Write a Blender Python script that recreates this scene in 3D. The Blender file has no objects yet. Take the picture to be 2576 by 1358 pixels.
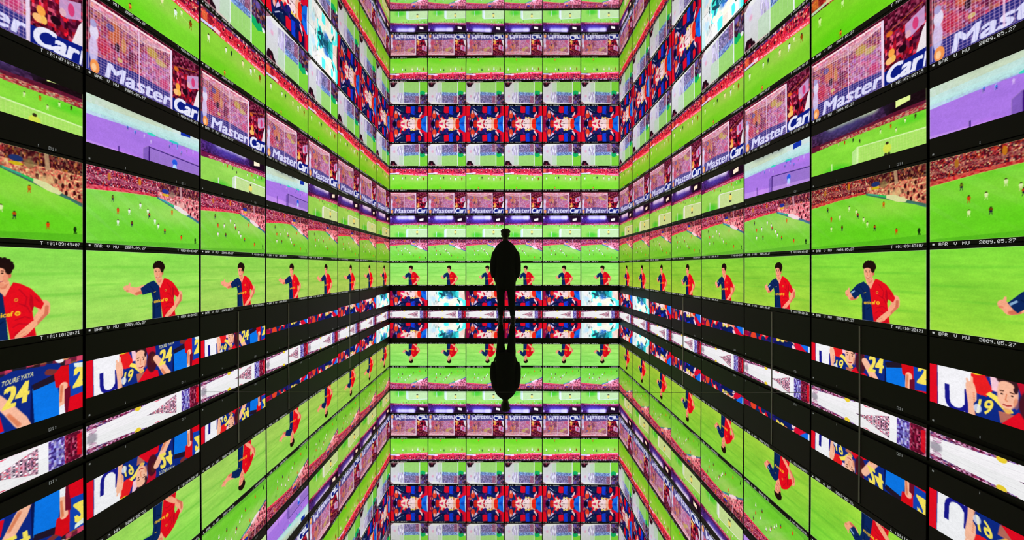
import bpy, bmesh, math
import numpy as np
from mathutils import Vector, Matrix

sc = bpy.context.scene
COL = sc.collection
# ---------------------------------------------------------------- measurements
P = 0.86                      # width of one screen column (m)
U = P / 96.333                # one row unit (m)
FPX = 926.7                   # focal length in pixels of a 2576 px wide frame
YB = 9.62 * P                 # distance of the back wall
XW = 3 * P                    # half width of the room
ZC = 116.7 * U                # eye height of the camera
ZTOP = ZC + 362.5 * U         # ceiling height
def Z(v): return ZC - v * U   # row unit (measured down from eye level) -> height
SLOPE = 0.0043
def floor_z(y): return -(YB - y) * SLOPE

# ---------------------------------------------------------------- camera, world, exposure
cam_data = bpy.data.cameras.new('camera')
cam = bpy.data.objects.new('camera', cam_data); COL.objects.link(cam)
cam.location = (0, 0, ZC); cam.rotation_euler = (math.pi / 2, 0, .0041)
cam_data.sensor_width = 36; cam_data.lens = FPX / 2576 * 36
cam_data.shift_x = 23.3 / 2576; cam_data.shift_y = -5 / 2576
cam_data.clip_start = 0.02
sc.camera = cam
w = bpy.data.worlds.new('dark_world'); sc.world = w; w.use_nodes = True
w.node_tree.nodes['Background'].inputs[0].default_value = (0.004, 0.004, 0.004, 1)
sc.view_settings.view_transform = 'Standard'; sc.view_settings.look = 'None'
sc.view_settings.exposure = 0; sc.view_settings.gamma = 1; sc.view_settings.use_curve_mapping = False

# ---------------------------------------------------------------- materials
def nodes(name):
    m = bpy.data.materials.new(name); m.use_nodes = True
    nt = m.node_tree; nt.nodes.clear()
    out = nt.nodes.new('ShaderNodeOutputMaterial')
    return m, nt, out
def principled(name, col, rough=.5, metal=0, spec=.5, bump=None):
    m, nt, out = nodes(name)
    b = nt.nodes.new('ShaderNodeBsdfPrincipled')
    b.inputs['Base Color'].default_value = (*col, 1); b.inputs['Roughness'].default_value = rough
    b.inputs['Metallic'].default_value = metal; b.inputs['Specular IOR Level'].default_value = spec
    nt.links.new(b.outputs[0], out.inputs[0])
    if bump:
        sc_, dist, det = bump
        tc = nt.nodes.new('ShaderNodeTexCoord'); n = nt.nodes.new('ShaderNodeTexNoise')
        n.inputs['Scale'].default_value = sc_; n.inputs['Detail'].default_value = det
        bp = nt.nodes.new('ShaderNodeBump'); bp.inputs['Strength'].default_value = 1; bp.inputs['Distance'].default_value = dist
        nt.links.new(tc.outputs['Object'], n.inputs['Vector']); nt.links.new(n.outputs['Fac'], bp.inputs['Height'])
        nt.links.new(bp.outputs[0], b.inputs['Normal'])
    return m
def emitter(name, attr=None, col=(1, 1, 1), strength=1):
    m, nt, out = nodes(name)
    e = nt.nodes.new('ShaderNodeEmission'); e.inputs[1].default_value = strength
    if attr:
        a = nt.nodes.new('ShaderNodeAttribute'); a.attribute_name = attr
        oi = nt.nodes.new('ShaderNodeObjectInfo')
        mul = nt.nodes.new('ShaderNodeMix'); mul.data_type = 'RGBA'; mul.blend_type = 'MULTIPLY'
        mul.inputs[0].default_value = 1
        nt.links.new(a.outputs['Color'], mul.inputs[6]); nt.links.new(oi.outputs['Color'], mul.inputs[7])
        nt.links.new(mul.outputs[2], e.inputs[0])
    else:
        e.inputs[0].default_value = (*col, 1)
    nt.links.new(e.outputs[0], out.inputs[0])
    m.cycles.emission_sampling = 'NONE'
    return m
M_WALL = principled('matte_black_wall', (.0080, .0056, .0080), .6, spec=.25)
M_HOUSE = principled('black_screen_housing', (.0070, .0045, .0070), .5, spec=.25)
M_FLOOR = principled('mirror_floor', (.93, .95, .93), .012, 1, bump=(.7, .0012, 1))
M_CEIL = principled('mirror_ceiling', (.90, .88, .84), .02, 1, bump=(.9, .0022, 1))
M_SEAM = principled('grey_joint_strip', (.34, .30, .34), .5)
M_FSEAM = principled('floor_joint_strip', (.22, .20, .22), .4)
M_PIC = emitter('led_picture', attr='picture')
M_CAP = emitter('caption_light', col=(.62, .64, .62), strength=1.0)
M_CAPDIM = emitter('dim_caption_light', col=(.20, .21, .20), strength=1.0)
M_COAT = principled('black_coat_cloth', (.010, .010, .011), .85, spec=.15, bump=(60, .0006, 3))
M_TROUSER = principled('black_trouser_cloth', (.009, .009, .010), .85, spec=.15)
M_SHOE = principled('black_shoe_leather', (.009, .009, .009), .45, spec=.3)
M_HAIR = principled('black_hair', (.008, .007, .006), .6, spec=.2)
M_SKIN = principled('shaded_brown_skin', (.035, .020, .014), .6, spec=.2)

# ---------------------------------------------------------------- mesh helpers
def new_obj(name, me, mat=None, parent=None):
    o = bpy.data.objects.new(name, me); COL.objects.link(o)
    if mat and me and not me.materials: me.materials.append(mat)
    if parent: o.parent = parent
    return o
def bm_to_mesh(name, bm):
    me = bpy.data.meshes.new(name); bm.to_mesh(me); bm.free(); return me
def box_mesh(name, x0, x1, y0, y1, z0, z1, bevel=0):
    bm = bmesh.new(); bmesh.ops.create_cube(bm, size=1)
    for v in bm.verts:
        v.co = Vector((x0 if v.co.x < 0 else x1, y0 if v.co.y < 0 else y1, z0 if v.co.z < 0 else z1))
    if bevel: bmesh.ops.bevel(bm, geom=bm.edges[:], offset=bevel, segments=1, affect='EDGES')
    return bm_to_mesh(name, bm)
def structure(name, me, mat):
    o = new_obj(name, me, mat); o['kind'] = 'structure'; return o

# ---------------------------------------------------------------- the room
D = .018                      # depth of a screen housing; the picture faces lie at XW and YB
XO = XW + D + .0012; YO = YB + D + .0012   # faces of the bare walls
YF = -2.2
def floor_mesh():
    bm = bmesh.new()
    t = .05
    vs = [(-XO, YF, floor_z(YF)), (XO, YF, floor_z(YF)), (XO, YO, floor_z(YO)), (-XO, YO, floor_z(YO))]
    a = [bm.verts.new(v) for v in vs]; b = [bm.verts.new((x, y, z - t)) for x, y, z in vs]
    bm.faces.new(a); bm.faces.new(b[::-1])
    for i in range(4): bm.faces.new((a[i], b[i], b[(i + 1) % 4], a[(i + 1) % 4]))
    return bm_to_mesh('floor', bm)
structure('floor', floor_mesh(), M_FLOOR)
structure('ceiling', box_mesh('ceiling', -XO, XO, YF, YO, ZTOP, ZTOP + .05), M_CEIL)
structure('wall_left', box_mesh('wall_left', -XO - .1, -XO, YF, YO + .1, -.09, ZTOP), M_WALL)
structure('wall_right', box_mesh('wall_right', XO, XO + .1, YF, YO + .1, -.09, ZTOP), M_WALL)
structure('wall_back', box_mesh('wall_back', -XO, XO, YO, YO + .1, -.09, ZTOP), M_WALL)
structure('wall_front', box_mesh('wall_front', -XO - .1, XO + .1, YF - .1, YF, -.09, ZTOP), M_WALL)
tn = 1
for side, zs in ((-1, (4.14, 5.11, 7.14)), (1, (3.12, 4.14, 6.19))):
    for zz in zs:
        y = zz * P; x0 = side * XO; x1 = side * (XW - .003)
        structure('trim_%d' % tn, box_mesh('trim', min(x0, x1), max(x0, x1), y - .002 * zz ** .9, y + .002 * zz ** .9, floor_z(y) - .002, Z(47.5)), M_SEAM); tn += 1
ys = 3.155
structure('trim_%d' % tn, box_mesh('trim', -XW, XW, ys - .003, ys + .003, floor_z(ys) - .01, floor_z(ys) + .0012), M_FSEAM)

# ---------------------------------------------------------------- picture painter
CW, CH = 640, 368
rng = np.random.default_rng(7)
def blur1(a, k):
    if k < 1: return a
    for ax in (0, 1):
        for _ in range(2):
            pad = [(0, 0)] * a.ndim; pad[ax] = (k, k)
            c = np.cumsum(np.pad(a, pad, mode='edge'), axis=ax)
            n = a.shape[ax]; w2 = 2 * k
            z = np.take(c, range(w2, w2 + n), axis=ax); y = np.take(c, range(0, n), axis=ax)
            a = (z - y) / w2
    return a
def up(g, h, w_, smooth=True):
    gh, gw = g.shape[:2]
    yy = np.linspace(0, gh - 1, h); xx = np.linspace(0, gw - 1, w_)
    if not smooth:
        return g[np.round(yy).astype(int)][:, np.round(xx).astype(int)]
    y0 = np.floor(yy).astype(int).clip(0, gh - 2); x0 = np.floor(xx).astype(int).clip(0, gw - 2)
    fy = (yy - y0)[:, None]; fx = (xx - x0)[None, :]
    if g.ndim == 3: fy = fy[..., None]; fx = fx[..., None]
    return (g[y0][:, x0] * (1 - fy) * (1 - fx) + g[y0][:, x0 + 1] * (1 - fy) * fx + g[y0 + 1][:, x0] * fy * (1 - fx) + g[y0 + 1][:, x0 + 1] * fy * fx)
def noise(nx, ny): return up(rng.random((ny + 1, nx + 1)), CH, CW)
TXT = {}
def text_tris(s, bold=.03):
    if s in TXT: return TXT[s]
    cu = bpy.data.curves.new('lettering', 'FONT'); cu.body = s; cu.offset = bold; cu.resolution_u = 4
    o = bpy.data.objects.new('lettering', cu); COL.objects.link(o)
    dg = bpy.context.evaluated_depsgraph_get(); dg.update()
    me = o.evaluated_get(dg).to_mesh(); me.calc_loop_triangles()
    v = np.array([x.co[:2] for x in me.vertices]); t = np.array([l.vertices[:] for l in me.loop_triangles])
    o.evaluated_get(dg).to_mesh_clear()
    bpy.data.objects.remove(o); bpy.data.curves.remove(cu)
    lo = v.min(0); hi = v.max(0); v = (v - lo) / (hi - lo)
    TXT[s] = (v, t); return TXT[s]
class Pic:
    def __init__(s, col): s.a = np.ones((CH, CW, 3)) * np.array(col) / 255.
    def px(s, pts): return np.array(pts, float) * [CW, CH]
    def mask(s, pts):
        p = s.px(pts); x0 = int(max(0, p[:, 0].min())); x1 = int(min(CW, p[:, 0].max() + 2)); y0 = int(max(0, p[:, 1].min())); y1 = int(min(CH, p[:, 1].max() + 2))
        if x1 <= x0 or y1 <= y0: return None
        X = np.arange(x0, x1)[None, :] + .5; Y = np.arange(y0, y1)[:, None] + .5
        m = np.zeros((y1 - y0, x1 - x0), bool)
        for i in range(len(p)):
            ax, ay = p[i]; bx, by = p[(i + 1) % len(p)]
            if ay == by: continue
            m ^= ((ay > Y) != (by > Y)) & (X < (bx - ax) * (Y - ay) / (by - ay) + ax)
        return (slice(y0, y1), slice(x0, x1)), m
    def put(s, sl, m, col, al):
        m = (m.astype(float) * al)[..., None]; s.a[sl] = s.a[sl] * (1 - m) + m * (np.array(col) / 255. if not isinstance(col, np.ndarray) or col.ndim == 1 else col[sl])
    def poly(s, pts, col, al=1):
        r = s.mask(pts)
        if r: s.put(*r, col, al)
        return s
    def ell(s, cx, cy, rx, ry, col, al=1, soft=.15, rot=0):
        cx *= CW; cy *= CH; rx *= CW; ry *= CH; R = max(rx, ry) * 1.5 + 3
        x0 = int(max(0, cx - R)); x1 = int(min(CW, cx + R)); y0 = int(max(0, cy - R)); y1 = int(min(CH, cy + R))
        if x1 <= x0 or y1 <= y0: return s
        X = np.arange(x0, x1)[None, :] + .5 - cx; Y = np.arange(y0, y1)[:, None] + .5 - cy
        c, n = math.cos(rot), math.sin(rot)
        d = np.sqrt(((X * c + Y * n) / rx) ** 2 + ((-X * n + Y * c) / ry) ** 2)
        m = ((1 - d) / max(soft, .01) + .5).clip(0, 1)
        s.put((slice(y0, y1), slice(x0, x1)), m, col, al); return s
    def line(s, pts, wd, col, al=1):
        for (ax, ay), (bx, by) in zip(pts, pts[1:]):
            dx = (bx - ax) * CW; dy = (by - ay) * CH; L = math.hypot(dx, dy) or 1
            nx, ny = -dy / L * wd / 2, dx / L * wd / 2
            q = [(ax + nx / CW, ay + ny / CH), (bx + nx / CW, by + ny / CH), (bx - nx / CW, by - ny / CH), (ax - nx / CW, ay - ny / CH)]
            s.poly(q, col, al)
        return s
    def limb(s, pts, col, al=1):       # tapered limb of overlapping ellipses: (x, y, radius in px)
        for (ax, ay, ar), (bx, by, br) in zip(pts, pts[1:]):
            for i in range(13):
                f = i / 12; r = ar + (br - ar) * f
                s.ell(ax + (bx - ax) * f, ay + (by - ay) * f, r / CW, r / CH, col, al, .15)
        return s
    def text(s, t, o, xv, yv, col, al=1, bold=.03, fat=0):
        if fat:
            for dx, dy in ((-1, -.6), (1, -.6), (1, .6), (-1, .6), (0, 0)): s.text(t, (o[0] + dx * fat / CW, o[1] + dy * fat / CH), xv, yv, col, al, bold)
            return s
        v, tr = text_tris(t, bold)
        pts = np.array(o) + v[:, :1] * np.array(xv) + v[:, 1:] * np.array(yv)
        for a, b, c in tr: s.poly([pts[a], pts[b], pts[c]], col, al)
        return s
    def grad(s, c0, c1, x=0):
        f = (np.linspace(0, 1, CH)[:, None, None] * (1 - x) + np.linspace(0, 1, CW)[None, :, None] * x)
        s.a = s.a * 0 + np.array(c0) / 255. * (1 - f) + np.array(c1) / 255. * f; return s
    def mottle(s, pts, cols, cx, cy, al=1, jit=1):       # a crowd: little patches of palette colours
        nx = max(2, int(CW / cx)); ny = max(2, int(CH / cy))
        pal = np.array(cols) / 255.
        g = pal[rng.integers(0, len(pal), (ny, nx))] * (.75 + .45 * rng.random((ny, nx, 1)))
        yy = (np.arange(CH)[:, None] + (rng.random((1, nx))[:, (np.arange(CW) // (CW / nx)).astype(int).clip(0, nx - 1)]) * cy * jit) / cy
        xx = np.arange(CW)[None, :] / cx + 0 * yy
        im = g[yy.astype(int) % ny, xx.astype(int).clip(0, nx - 1)]
        im = blur1(im, 1)
        r = s.mask(pts)
        if r: s.put(*r, im, al)
        return s
    def streak(s, pts, amp, nx=5, ny=22):
        n = (noise(nx, ny) - .5) * amp; r = s.mask(pts)
        if r:
            sl, m = r; s.a[sl] = s.a[sl] * (1 + (n[sl] * m)[..., None] * np.array([1, .55, 1.]))
        return s
    def player(s, x, y, h, shirt, short, skin=(60, 40, 30)):
        r = h * .11
        s.ell(x, y - h * .44, r * .62, r, skin)
        s.ell(x, y - h * .2, h * .12, h * .2, shirt)
        s.ell(x - .0, y + .05 * h, h * .10, h * .12, short)
        s.line([(x - h * .03, y + .1 * h), (x - h * .09, y + .5 * h)], max(2, h * 22), short)
        s.line([(x + h * .03, y + .1 * h), (x + h * .08, y + .5 * h)], max(2, h * 22), short); return s
    def blur(s, k): s.a = blur1(s.a, k); return s
    def edge(s, col=(215, 215, 215), al=.55, k=2):
        c = np.array(col) / 255.
        for sl in ((slice(0, k), slice(None)), (slice(CH - k, CH), slice(None)), (slice(None), slice(0, k)), (slice(None), slice(CW - k, CW))):
            s.a[sl] = s.a[sl] * (1 - al) + c * al
        return s
    def done(s):
        g = up(rng.random((CH // 3, CW // 3)), CH, CW)[..., None] - .5; b = up(rng.random((CH // 14, CW // 20)), CH, CW)[..., None] - .5
        a = (s.a * (1 + .08 * g + .04 * b)).clip(0, 1.2); a = (a[0::2] + a[1::2]) / 2; return (a[:, 0::2] + a[:, 1::2]) / 2
FULL = [(0, 0), (1, 0), (1, 1), (0, 1)]
WHITE = (240, 240, 240)

def pic_player(g0, g1, dx=0., hand=(.39, .62), arm=1.):
    s = Pic(g0).grad(g0, g1)
    s.streak(FULL, .16, 3, 9).streak(FULL, .10, 14, 40)
    for (x, y, rx, ry) in ((.25, .22, .3, .02), (.75, .30, .3, .018), (.35, .62, .25, .015), (.85, .55, .2, .02), (.7, .8, .3, .02), (.1, .45, .15, .015)):
        s.ell(x, y, rx, ry, (85, 185, 45), .28, 1.)
    nav = (12, 38, 92); nav2 = (6, 24, 66); red = (228, 14, 30); red2 = (170, 8, 30); sk = (246, 168, 132); sk2 = (214, 112, 84)
    X = lambda p: [(a + dx, b) for a, b in p]
    hx, hy = hand
    sx, sy = (.43 + dx, .655) if arm > .5 else (.41, .55)
    s.limb([(sx + .03, sy - .01, 22), ((sx + hx) / 2 + .014, (sy + hy) / 2 + .035, 20), (hx + .012, hy + .01, 15)], sk)
    s.limb([(sx + .03, sy + .03, 9), ((sx + hx) / 2 + .015, (sy + hy) / 2 + .065, 8)], sk2, .7)
    s.ell(hx, hy, .024, .050, sk)
    for a, l in (((-.9, .030), (-.45, .040), (-.1, .038), (.25, .030)) if arm < .5 else ((-1.2, .026), (-.7, .024), (-.2, .022), (.4, .020))):
        s.limb([(hx - .01, hy - .01, 6), (hx - l * math.cos(a) * .9, hy + l * 1.6 * math.sin(a), 4)], sk)
    s.limb([(hx + .006, hy - .02, 6), (hx + .012, hy - .075, 4)], sk)
    s.ell(hx - .008, hy + .03, .012, .014, sk2, .6)
    # right forearm resting across the hip
    s.limb([(.785 + dx, .66, 22), (.79 + dx, .73, 19), (.725 + dx, .88, 13), (.69 + dx, .95, 15)], sk)
    s.limb([(.803 + dx, .68, 7), (.80 + dx, .76, 7), (.74 + dx, .89, 5)], sk2, .6)
    # shirt
    if arm > .5:
        s.poly(X([(.535, .43), (.585, .50), (.60, .75), (.622, 1), (.522, 1), (.522, .70), (.508, .62), (.455, .70), (.435, .66), (.412, .60), (.475, .48)]), nav)
    else:
        s.poly(X([(.535, .42), (.585, .50), (.60, .75), (.612, 1), (.522, 1), (.525, .70), (.512, .60)]) + [(.425, .625), (.405, .53), (.47, .455)], nav)
    s.poly(X([(.585, .50), (.598, .52), (.635, .385), (.67, .405), (.72, .46), (.765, .56), (.788, .64), (.772, .705), (.735, .665), (.728, .72), (.737, .88), (.748, 1), (.62, 1), (.60, .75)]), red)
    s.poly(X([(.716, .52), (.728, .55), (.735, .665), (.728, .72), (.712, .64)]), red2, .7)
    for q in ([(.66, .46), (.70, .56), (.69, .66)], [(.64, .80), (.69, .77), (.72, .80)], [(.63, .88), (.66, .84), (.71, .86)], [(.74, .56), (.765, .62)], [(.66, .62), (.70, .66), (.72, .74)]): s.line(X(q), 5, red2, .55)
    for q in ([(.50, .50), (.54, .58), (.55, .68)], [(.47, .56), (.50, .60)], [(.56, .84), (.59, .80)]): s.line(X(q), 5, nav2, .8)
    s.poly(X([(.64, .93), (.70, .90), (.74, .98), (.745, 1), (.64, 1)]), red2, .35)
    s.poly(X([(.52, .75), (.545, .70), (.55, 1), (.522, 1)]), nav2, .6)
    s.limb([(.735 + dx, .86, 12), (.69 + dx, .94, 14), (.655 + dx, .985, 9)], sk)
    s.line(X([(.66, .965), (.69, .93)]), 2, sk2, .7).line(X([(.67, .99), (.70, .955)]), 2, sk2, .7)
    # neck and head
    s.poly(X([(.552, .385), (.615, .37), (.622, .43), (.596, .54), (.575, .49), (.556, .44)]), sk)
    s.poly(X([(.565, .41), (.612, .40), (.60, .45), (.58, .46)]), sk2, .7)
    s.ell(.575 + dx, .295, .038, .135, sk, rot=-.06)
    s.ell(.618 + dx, .31, .008, .03, sk2)
    s.ell(.583 + dx, .200, .046, .056, (32, 16, 14))
    s.ell(.613 + dx, .245, .018, .055, (32, 16, 12))
    for i in range(26):
        a = i / 25 * 3.6 - .2
        s.ell(.583 + dx - .046 * math.cos(a), .215 - (.055 + .014 * (i * 7 % 3)) * math.sin(a), .011, .017, (30, 15, 14))
    s.ell(.566 + dx, .262, .030, .034, sk)
    s.line(X([(.549, .268), (.562, .262)]), 3, (70, 30, 22)).line(X([(.578, .262), (.592, .266)]), 3, (70, 30, 22))
    s.ell(.556 + dx, .287, .006, .008, (50, 26, 22)).ell(.584 + dx, .287, .006, .008, (50, 26, 22))
    s.line(X([(.568, .285), (.564, .335), (.572, .34)]), 3, sk2)
    s.line(X([(.555, .372), (.572, .380), (.588, .370)]), 4, (165, 50, 50)).line(X([(.560, .373), (.584, .371)]), 2, (250, 235, 230), .8)
    s.ell(.577 + dx, .405, .016, .016, sk2, .4).ell(.60 + dx, .34, .014, .05, sk2, .35)
    # badge and the lettering on the chest
    s.ell(.648 + dx, .580, .010, .020, (240, 140, 40)).ell(.648 + dx, .580, .005, .010, (180, 20, 60))
    s.text('unicef', (.537 + dx, .765), (.098, -.012), (0, -.055), (250, 195, 40))
    s.ell(.655 + dx, .728, .014, .026, (250, 195, 40)).ell(.655 + dx, .728, .007, .013, (235, 110, 30))
    s.line(X([(.535, .60), (.555, .59)]), 3, (220, 190, 60))
    if arm > .5: s.poly(X([(.418, .605), (.452, .565), (.458, .585), (.424, .63)]), (165, 205, 235), .8)
    return s.blur(1).edge()

CROWD = [(110, 20, 45), (165, 30, 60), (80, 12, 40), (190, 60, 90), (215, 120, 140), (60, 10, 45), (130, 60, 110), (205, 60, 50), (150, 20, 50), (235, 190, 190)]
PINK = [(236, 130, 140), (244, 165, 165), (226, 105, 120), (248, 190, 188), (190, 60, 85), (238, 125, 130)]
def pic_pitch():
    s = Pic((120, 222, 72)).grad((136, 220, 92), (124, 214, 66)).streak(FULL, .12, 6, 16)
    for i in range(-2, 8):            # mown stripes running away to the right
        x = i * .2
        s.poly([(x, .2), (x + .1, .2), (x + .75, 1.05), (x + .55, 1.05)], (112, 212, 44), .42)
    s.ell(.72, .46, .32, .16, (172, 222, 108), .65, 1.4).ell(.15, .42, .2, .1, (150, 216, 92), .5, 1.3)
    s.ell(.6, .80, .35, .14, (102, 212, 34), .5, 1.2)
    s.poly([(0, .97), (1, .90), (1, 1), (0, 1)], (80, 170, 40), .5)
    band = [(0, 0), (.60, 0), (.60, .25), (.55, .245), (.49, .242), (.29, .265), (0, .315)]
    s.mottle(band, CROWD, 5, 6)
    s.mottle([(0, .12), (.6, .1), (.6, .15), (0, .18)], [(215, 110, 140), (230, 150, 170), (140, 40, 80)], 6, 4, .6)
    s.poly([(0, .255), (.29, .215), (.52, .205), (.56, .245), (.49, .242), (.29, .265), (0, .315)], (228, 40, 68), .75)
    s.mottle([(0, .255), (.29, .215), (.52, .205), (.56, .245), (.29, .265), (0, .315)], [(240, 90, 110), (200, 20, 50), (250, 150, 150)], 9, 6, .5)
    s.mottle([(.58, 0), (1, 0), (1, .22), (.58, .16)], [(70, 15, 35), (110, 30, 50), (150, 60, 75), (190, 105, 60), (50, 10, 30), (110, 70, 80), (90, 20, 50), (200, 120, 120)], 6, 8)
    s.mottle([(.56, .15), (1, .17), (1, .53), (.80, .42), (.56, .245)], PINK, 6, 7)
    for x, y in ((.84, .30), (.88, .34), (.92, .32), (.95, .40), (.90, .42), (.97, .30), (.86, .24), (.74, .28), (.78, .26), (.93, .22), (.98, .44)):
        s.ell(x, y, .009, .03, (70, 15, 30))
    s.ell(.635, .13, .035, .035, (35, 50, 150)).ell(.635, .185, .035, .02, (225, 180, 40))
    s.ell(.70, .16, .03, .05, (150, 120, 105), .8, .6).ell(.40, .08, .012, .05, (215, 120, 40)).ell(.16, .10, .012, .05, (190, 110, 50)).ell(.79, .3, .05, .05, (240, 190, 180), .7, .8)
    s.poly([(.775, 0), (.80, 0), (.81, .19), (.785, .19)], (200, 150, 160), .9)
    s.poly([(.555, .232), (.80, .375), (1, .515), (1, .545), (.80, .425), (.555, .262)], (70, 110, 130))
    s.poly([(.57, .24), (.66, .285), (.66, .31), (.57, .262)], (60, 170, 190)).poly([(.66, .285), (.73, .325), (.73, .36), (.66, .31)], (50, 190, 120))
    s.poly([(.72, .31), (.79, .335), (.88, .42), (.86, .455), (.80, .43), (.72, .36)], (240, 225, 225))
    s.line([(.88, .455), (1, .555)], 5, (70, 120, 160)).line([(.0, .318), (.29, .268), (.5, .246)], 2, (240, 235, 160), .7)
    W = (238, 240, 235); R_ = (225, 70, 30); N = (40, 30, 80)
    for x, y, c, d in ((.186, .383, (110, 110, 30), N), (.225, .54, R_, R_), (.313, .53, W, W), (.405, .42, W, W), (.47, .49, W, (230, 220, 210)), (.483, .545, (190, 60, 40), N), (.335, .70, (110, 60, 20), N), (.225, .70, W, W), (.534, .62, W, W), (.566, .69, W, W), (.628, .75, (200, 80, 20), N), (.797, .83, (245, 70, 20), R_), (.953, .86, (20, 50, 20), (20, 40, 20)), (.70, .44, (220, 130, 30), R_)):
        s.player(x, y, .085, c, d)
    s.text('2', (.945, .90), (.02, 0), (0, -.09), (20, 60, 20), .6)
    return s.blur(1).edge()

def pic_board():      # goal net in front of the MasterCard board
    s = Pic((80, 10, 35))
    s.mottle(FULL, [(95, 12, 38), (70, 8, 30), (120, 20, 50), (55, 6, 28), (150, 40, 60)], 10, 12)
    s.mottle([(.03, .06), (.69, .06), (.69, .82), (.03, .82)], [(225, 90, 120), (205, 60, 90), (240, 160, 180), (150, 40, 80), (225, 120, 90), (205, 130, 190), (170, 40, 90), (228, 100, 110), (200, 150, 210)], 11, 12)
    s.mottle([(.03, .14), (.69, .14), (.69, .3), (.03, .3)], [(215, 130, 90), (200, 100, 110), (150, 70, 130), (220, 150, 110), (90, 40, 80)], 10, 10, .7)
    s.mottle([(.42, .35), (.67, .35), (.67, .80), (.42, .80)], [(230, 110, 170), (215, 170, 235), (240, 130, 160), (190, 120, 210), (245, 200, 220)], 12, 14, .8)
    s.poly([(0, .78), (.36, .72), (.70, .76), (.70, 1), (0, 1)], (38, 48, 140))
    s.ell(.20, .33, .045, .16, (238, 120, 40), .8, .5).ell(.27, .42, .02, .1, (245, 170, 60), .8).ell(.22, .50, .018, .06, (40, 20, 30))
    s.ell(.51, .28, .05, .07, (225, 205, 60), .85, .5).ell(.59, .36, .05, .05, (225, 215, 80), .8, .5).ell(.24, .66, .02, .03, (245, 220, 120)).ell(.17, .28, .03, .05, (60, 70, 170), .8)
    s.ell(.12, .6, .05, .12, (240, 30, 60), .6, .7).ell(.33, .55, .03, .12, (40, 10, 30), .5, .8).ell(.62, .66, .04, .08, (235, 50, 110), .7, .6)
    s.poly([(.03, .14), (.69, .12), (.69, 1), (.03, 1)], (60, 14, 60), .22)
    for i, x in enumerate(np.linspace(.03, .69, 30)): s.line([(x, .12), (x + .004, .98)], 3.4, (250, 205, 228), .46)
    for y in np.linspace(.12, .98, 24): s.line([(.03, y), (.36, y - .005), (.69, y + .01)], 3.2, (250, 205, 225), .42)
    s.poly([(.02, .05), (.69, .04), (.69, .12), (.40, .22), (.02, .16)], (248, 200, 215), .38)
    for f in np.linspace(0, 1, 7): s.line([(.69, .09 + .02 * f), (.40, .10 + .14 * f)], 2, (255, 235, 240), .6)
    s.line([(.03, .155), (.40, .22), (.69, .10)], 3, (255, 235, 240), .7)
    s.ell(.055, .47, .03, .1, (225, 215, 240)).ell(.05, .36, .022, .05, (170, 160, 210)).ell(.05, .70, .03, .18, (215, 205, 245), .85)
    s.ell(.06, .92, .032, .09, (245, 150, 80)).ell(.055, .93, .016, .05, (250, 200, 150))
    lt = (222, 220, 250)
    s.text('Master', (.135, .985), (.545, -.015), (.022, -.205), lt, bold=0, fat=3.6)
    for x in np.linspace(.14, .68, 24): s.line([(x, .74), (x + .004, .99)], 2, (100, 100, 190), .35)
    s.line([(.015, .065), (.69, .055)], 11, (252, 222, 228)).line([(.018, .04), (.018, .98)], 5, (245, 215, 225), .6)
    s.line([(.393, .08), (.397, .97)], 7, (240, 205, 232), .85)
    s.line([(.690, .045), (.695, 1)], 14, (235, 215, 240))
    # stand and board to the right of the post
    s.mottle([(.712, 0), (1, 0), (1, .30), (.712, .30)], [(85, 10, 35), (110, 25, 55), (60, 8, 28), (150, 60, 90)], 12, 12)
    s.mottle([(.712, .30), (1, .28), (1, .78), (.712, .76)], [(160, 16, 38), (215, 24, 44), (90, 12, 36), (130, 30, 70), (64, 8, 32), (205, 80, 105), (80, 10, 34)], 15, 16)
    s.ell(.745, .30, .025, .035, (215, 105, 35)).line([(.72, .27), (.98, .14)], 4, (215, 110, 40), .8)
    s.poly([(.86, .30), (.99, .20), (.99, .42), (.90, .50), (.86, .42)], (205, 165, 215), .9).ell(.93, .36, .02, .08, (215, 60, 120))
    s.ell(.76, .58, .024, .06, (248, 165, 70)).ell(.745, .68, .03, .05, (250, 190, 120)).ell(.775, .67, .018, .05, (245, 190, 90)).ell(.84, .60, .03, .05, (30, 8, 20)).ell(.88, .45, .02, .05, (225, 175, 190))
    s.poly([(.975, .50), (1, .42), (1, .80), (.93, .78)], (236, 226, 232))
    s.poly([(.705, .80), (1, .745), (1, 1), (.705, 1)], (14, 28, 128))
    s.text('Car', (.716, .985), (.245, -.01), (.025, -.225), (232, 232, 250), bold=0, fat=5)
    s.line([(.985, .985), (.999, .80)], 9, (232, 232, 250))
    return s.blur(1).edge((240, 200, 210))

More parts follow.
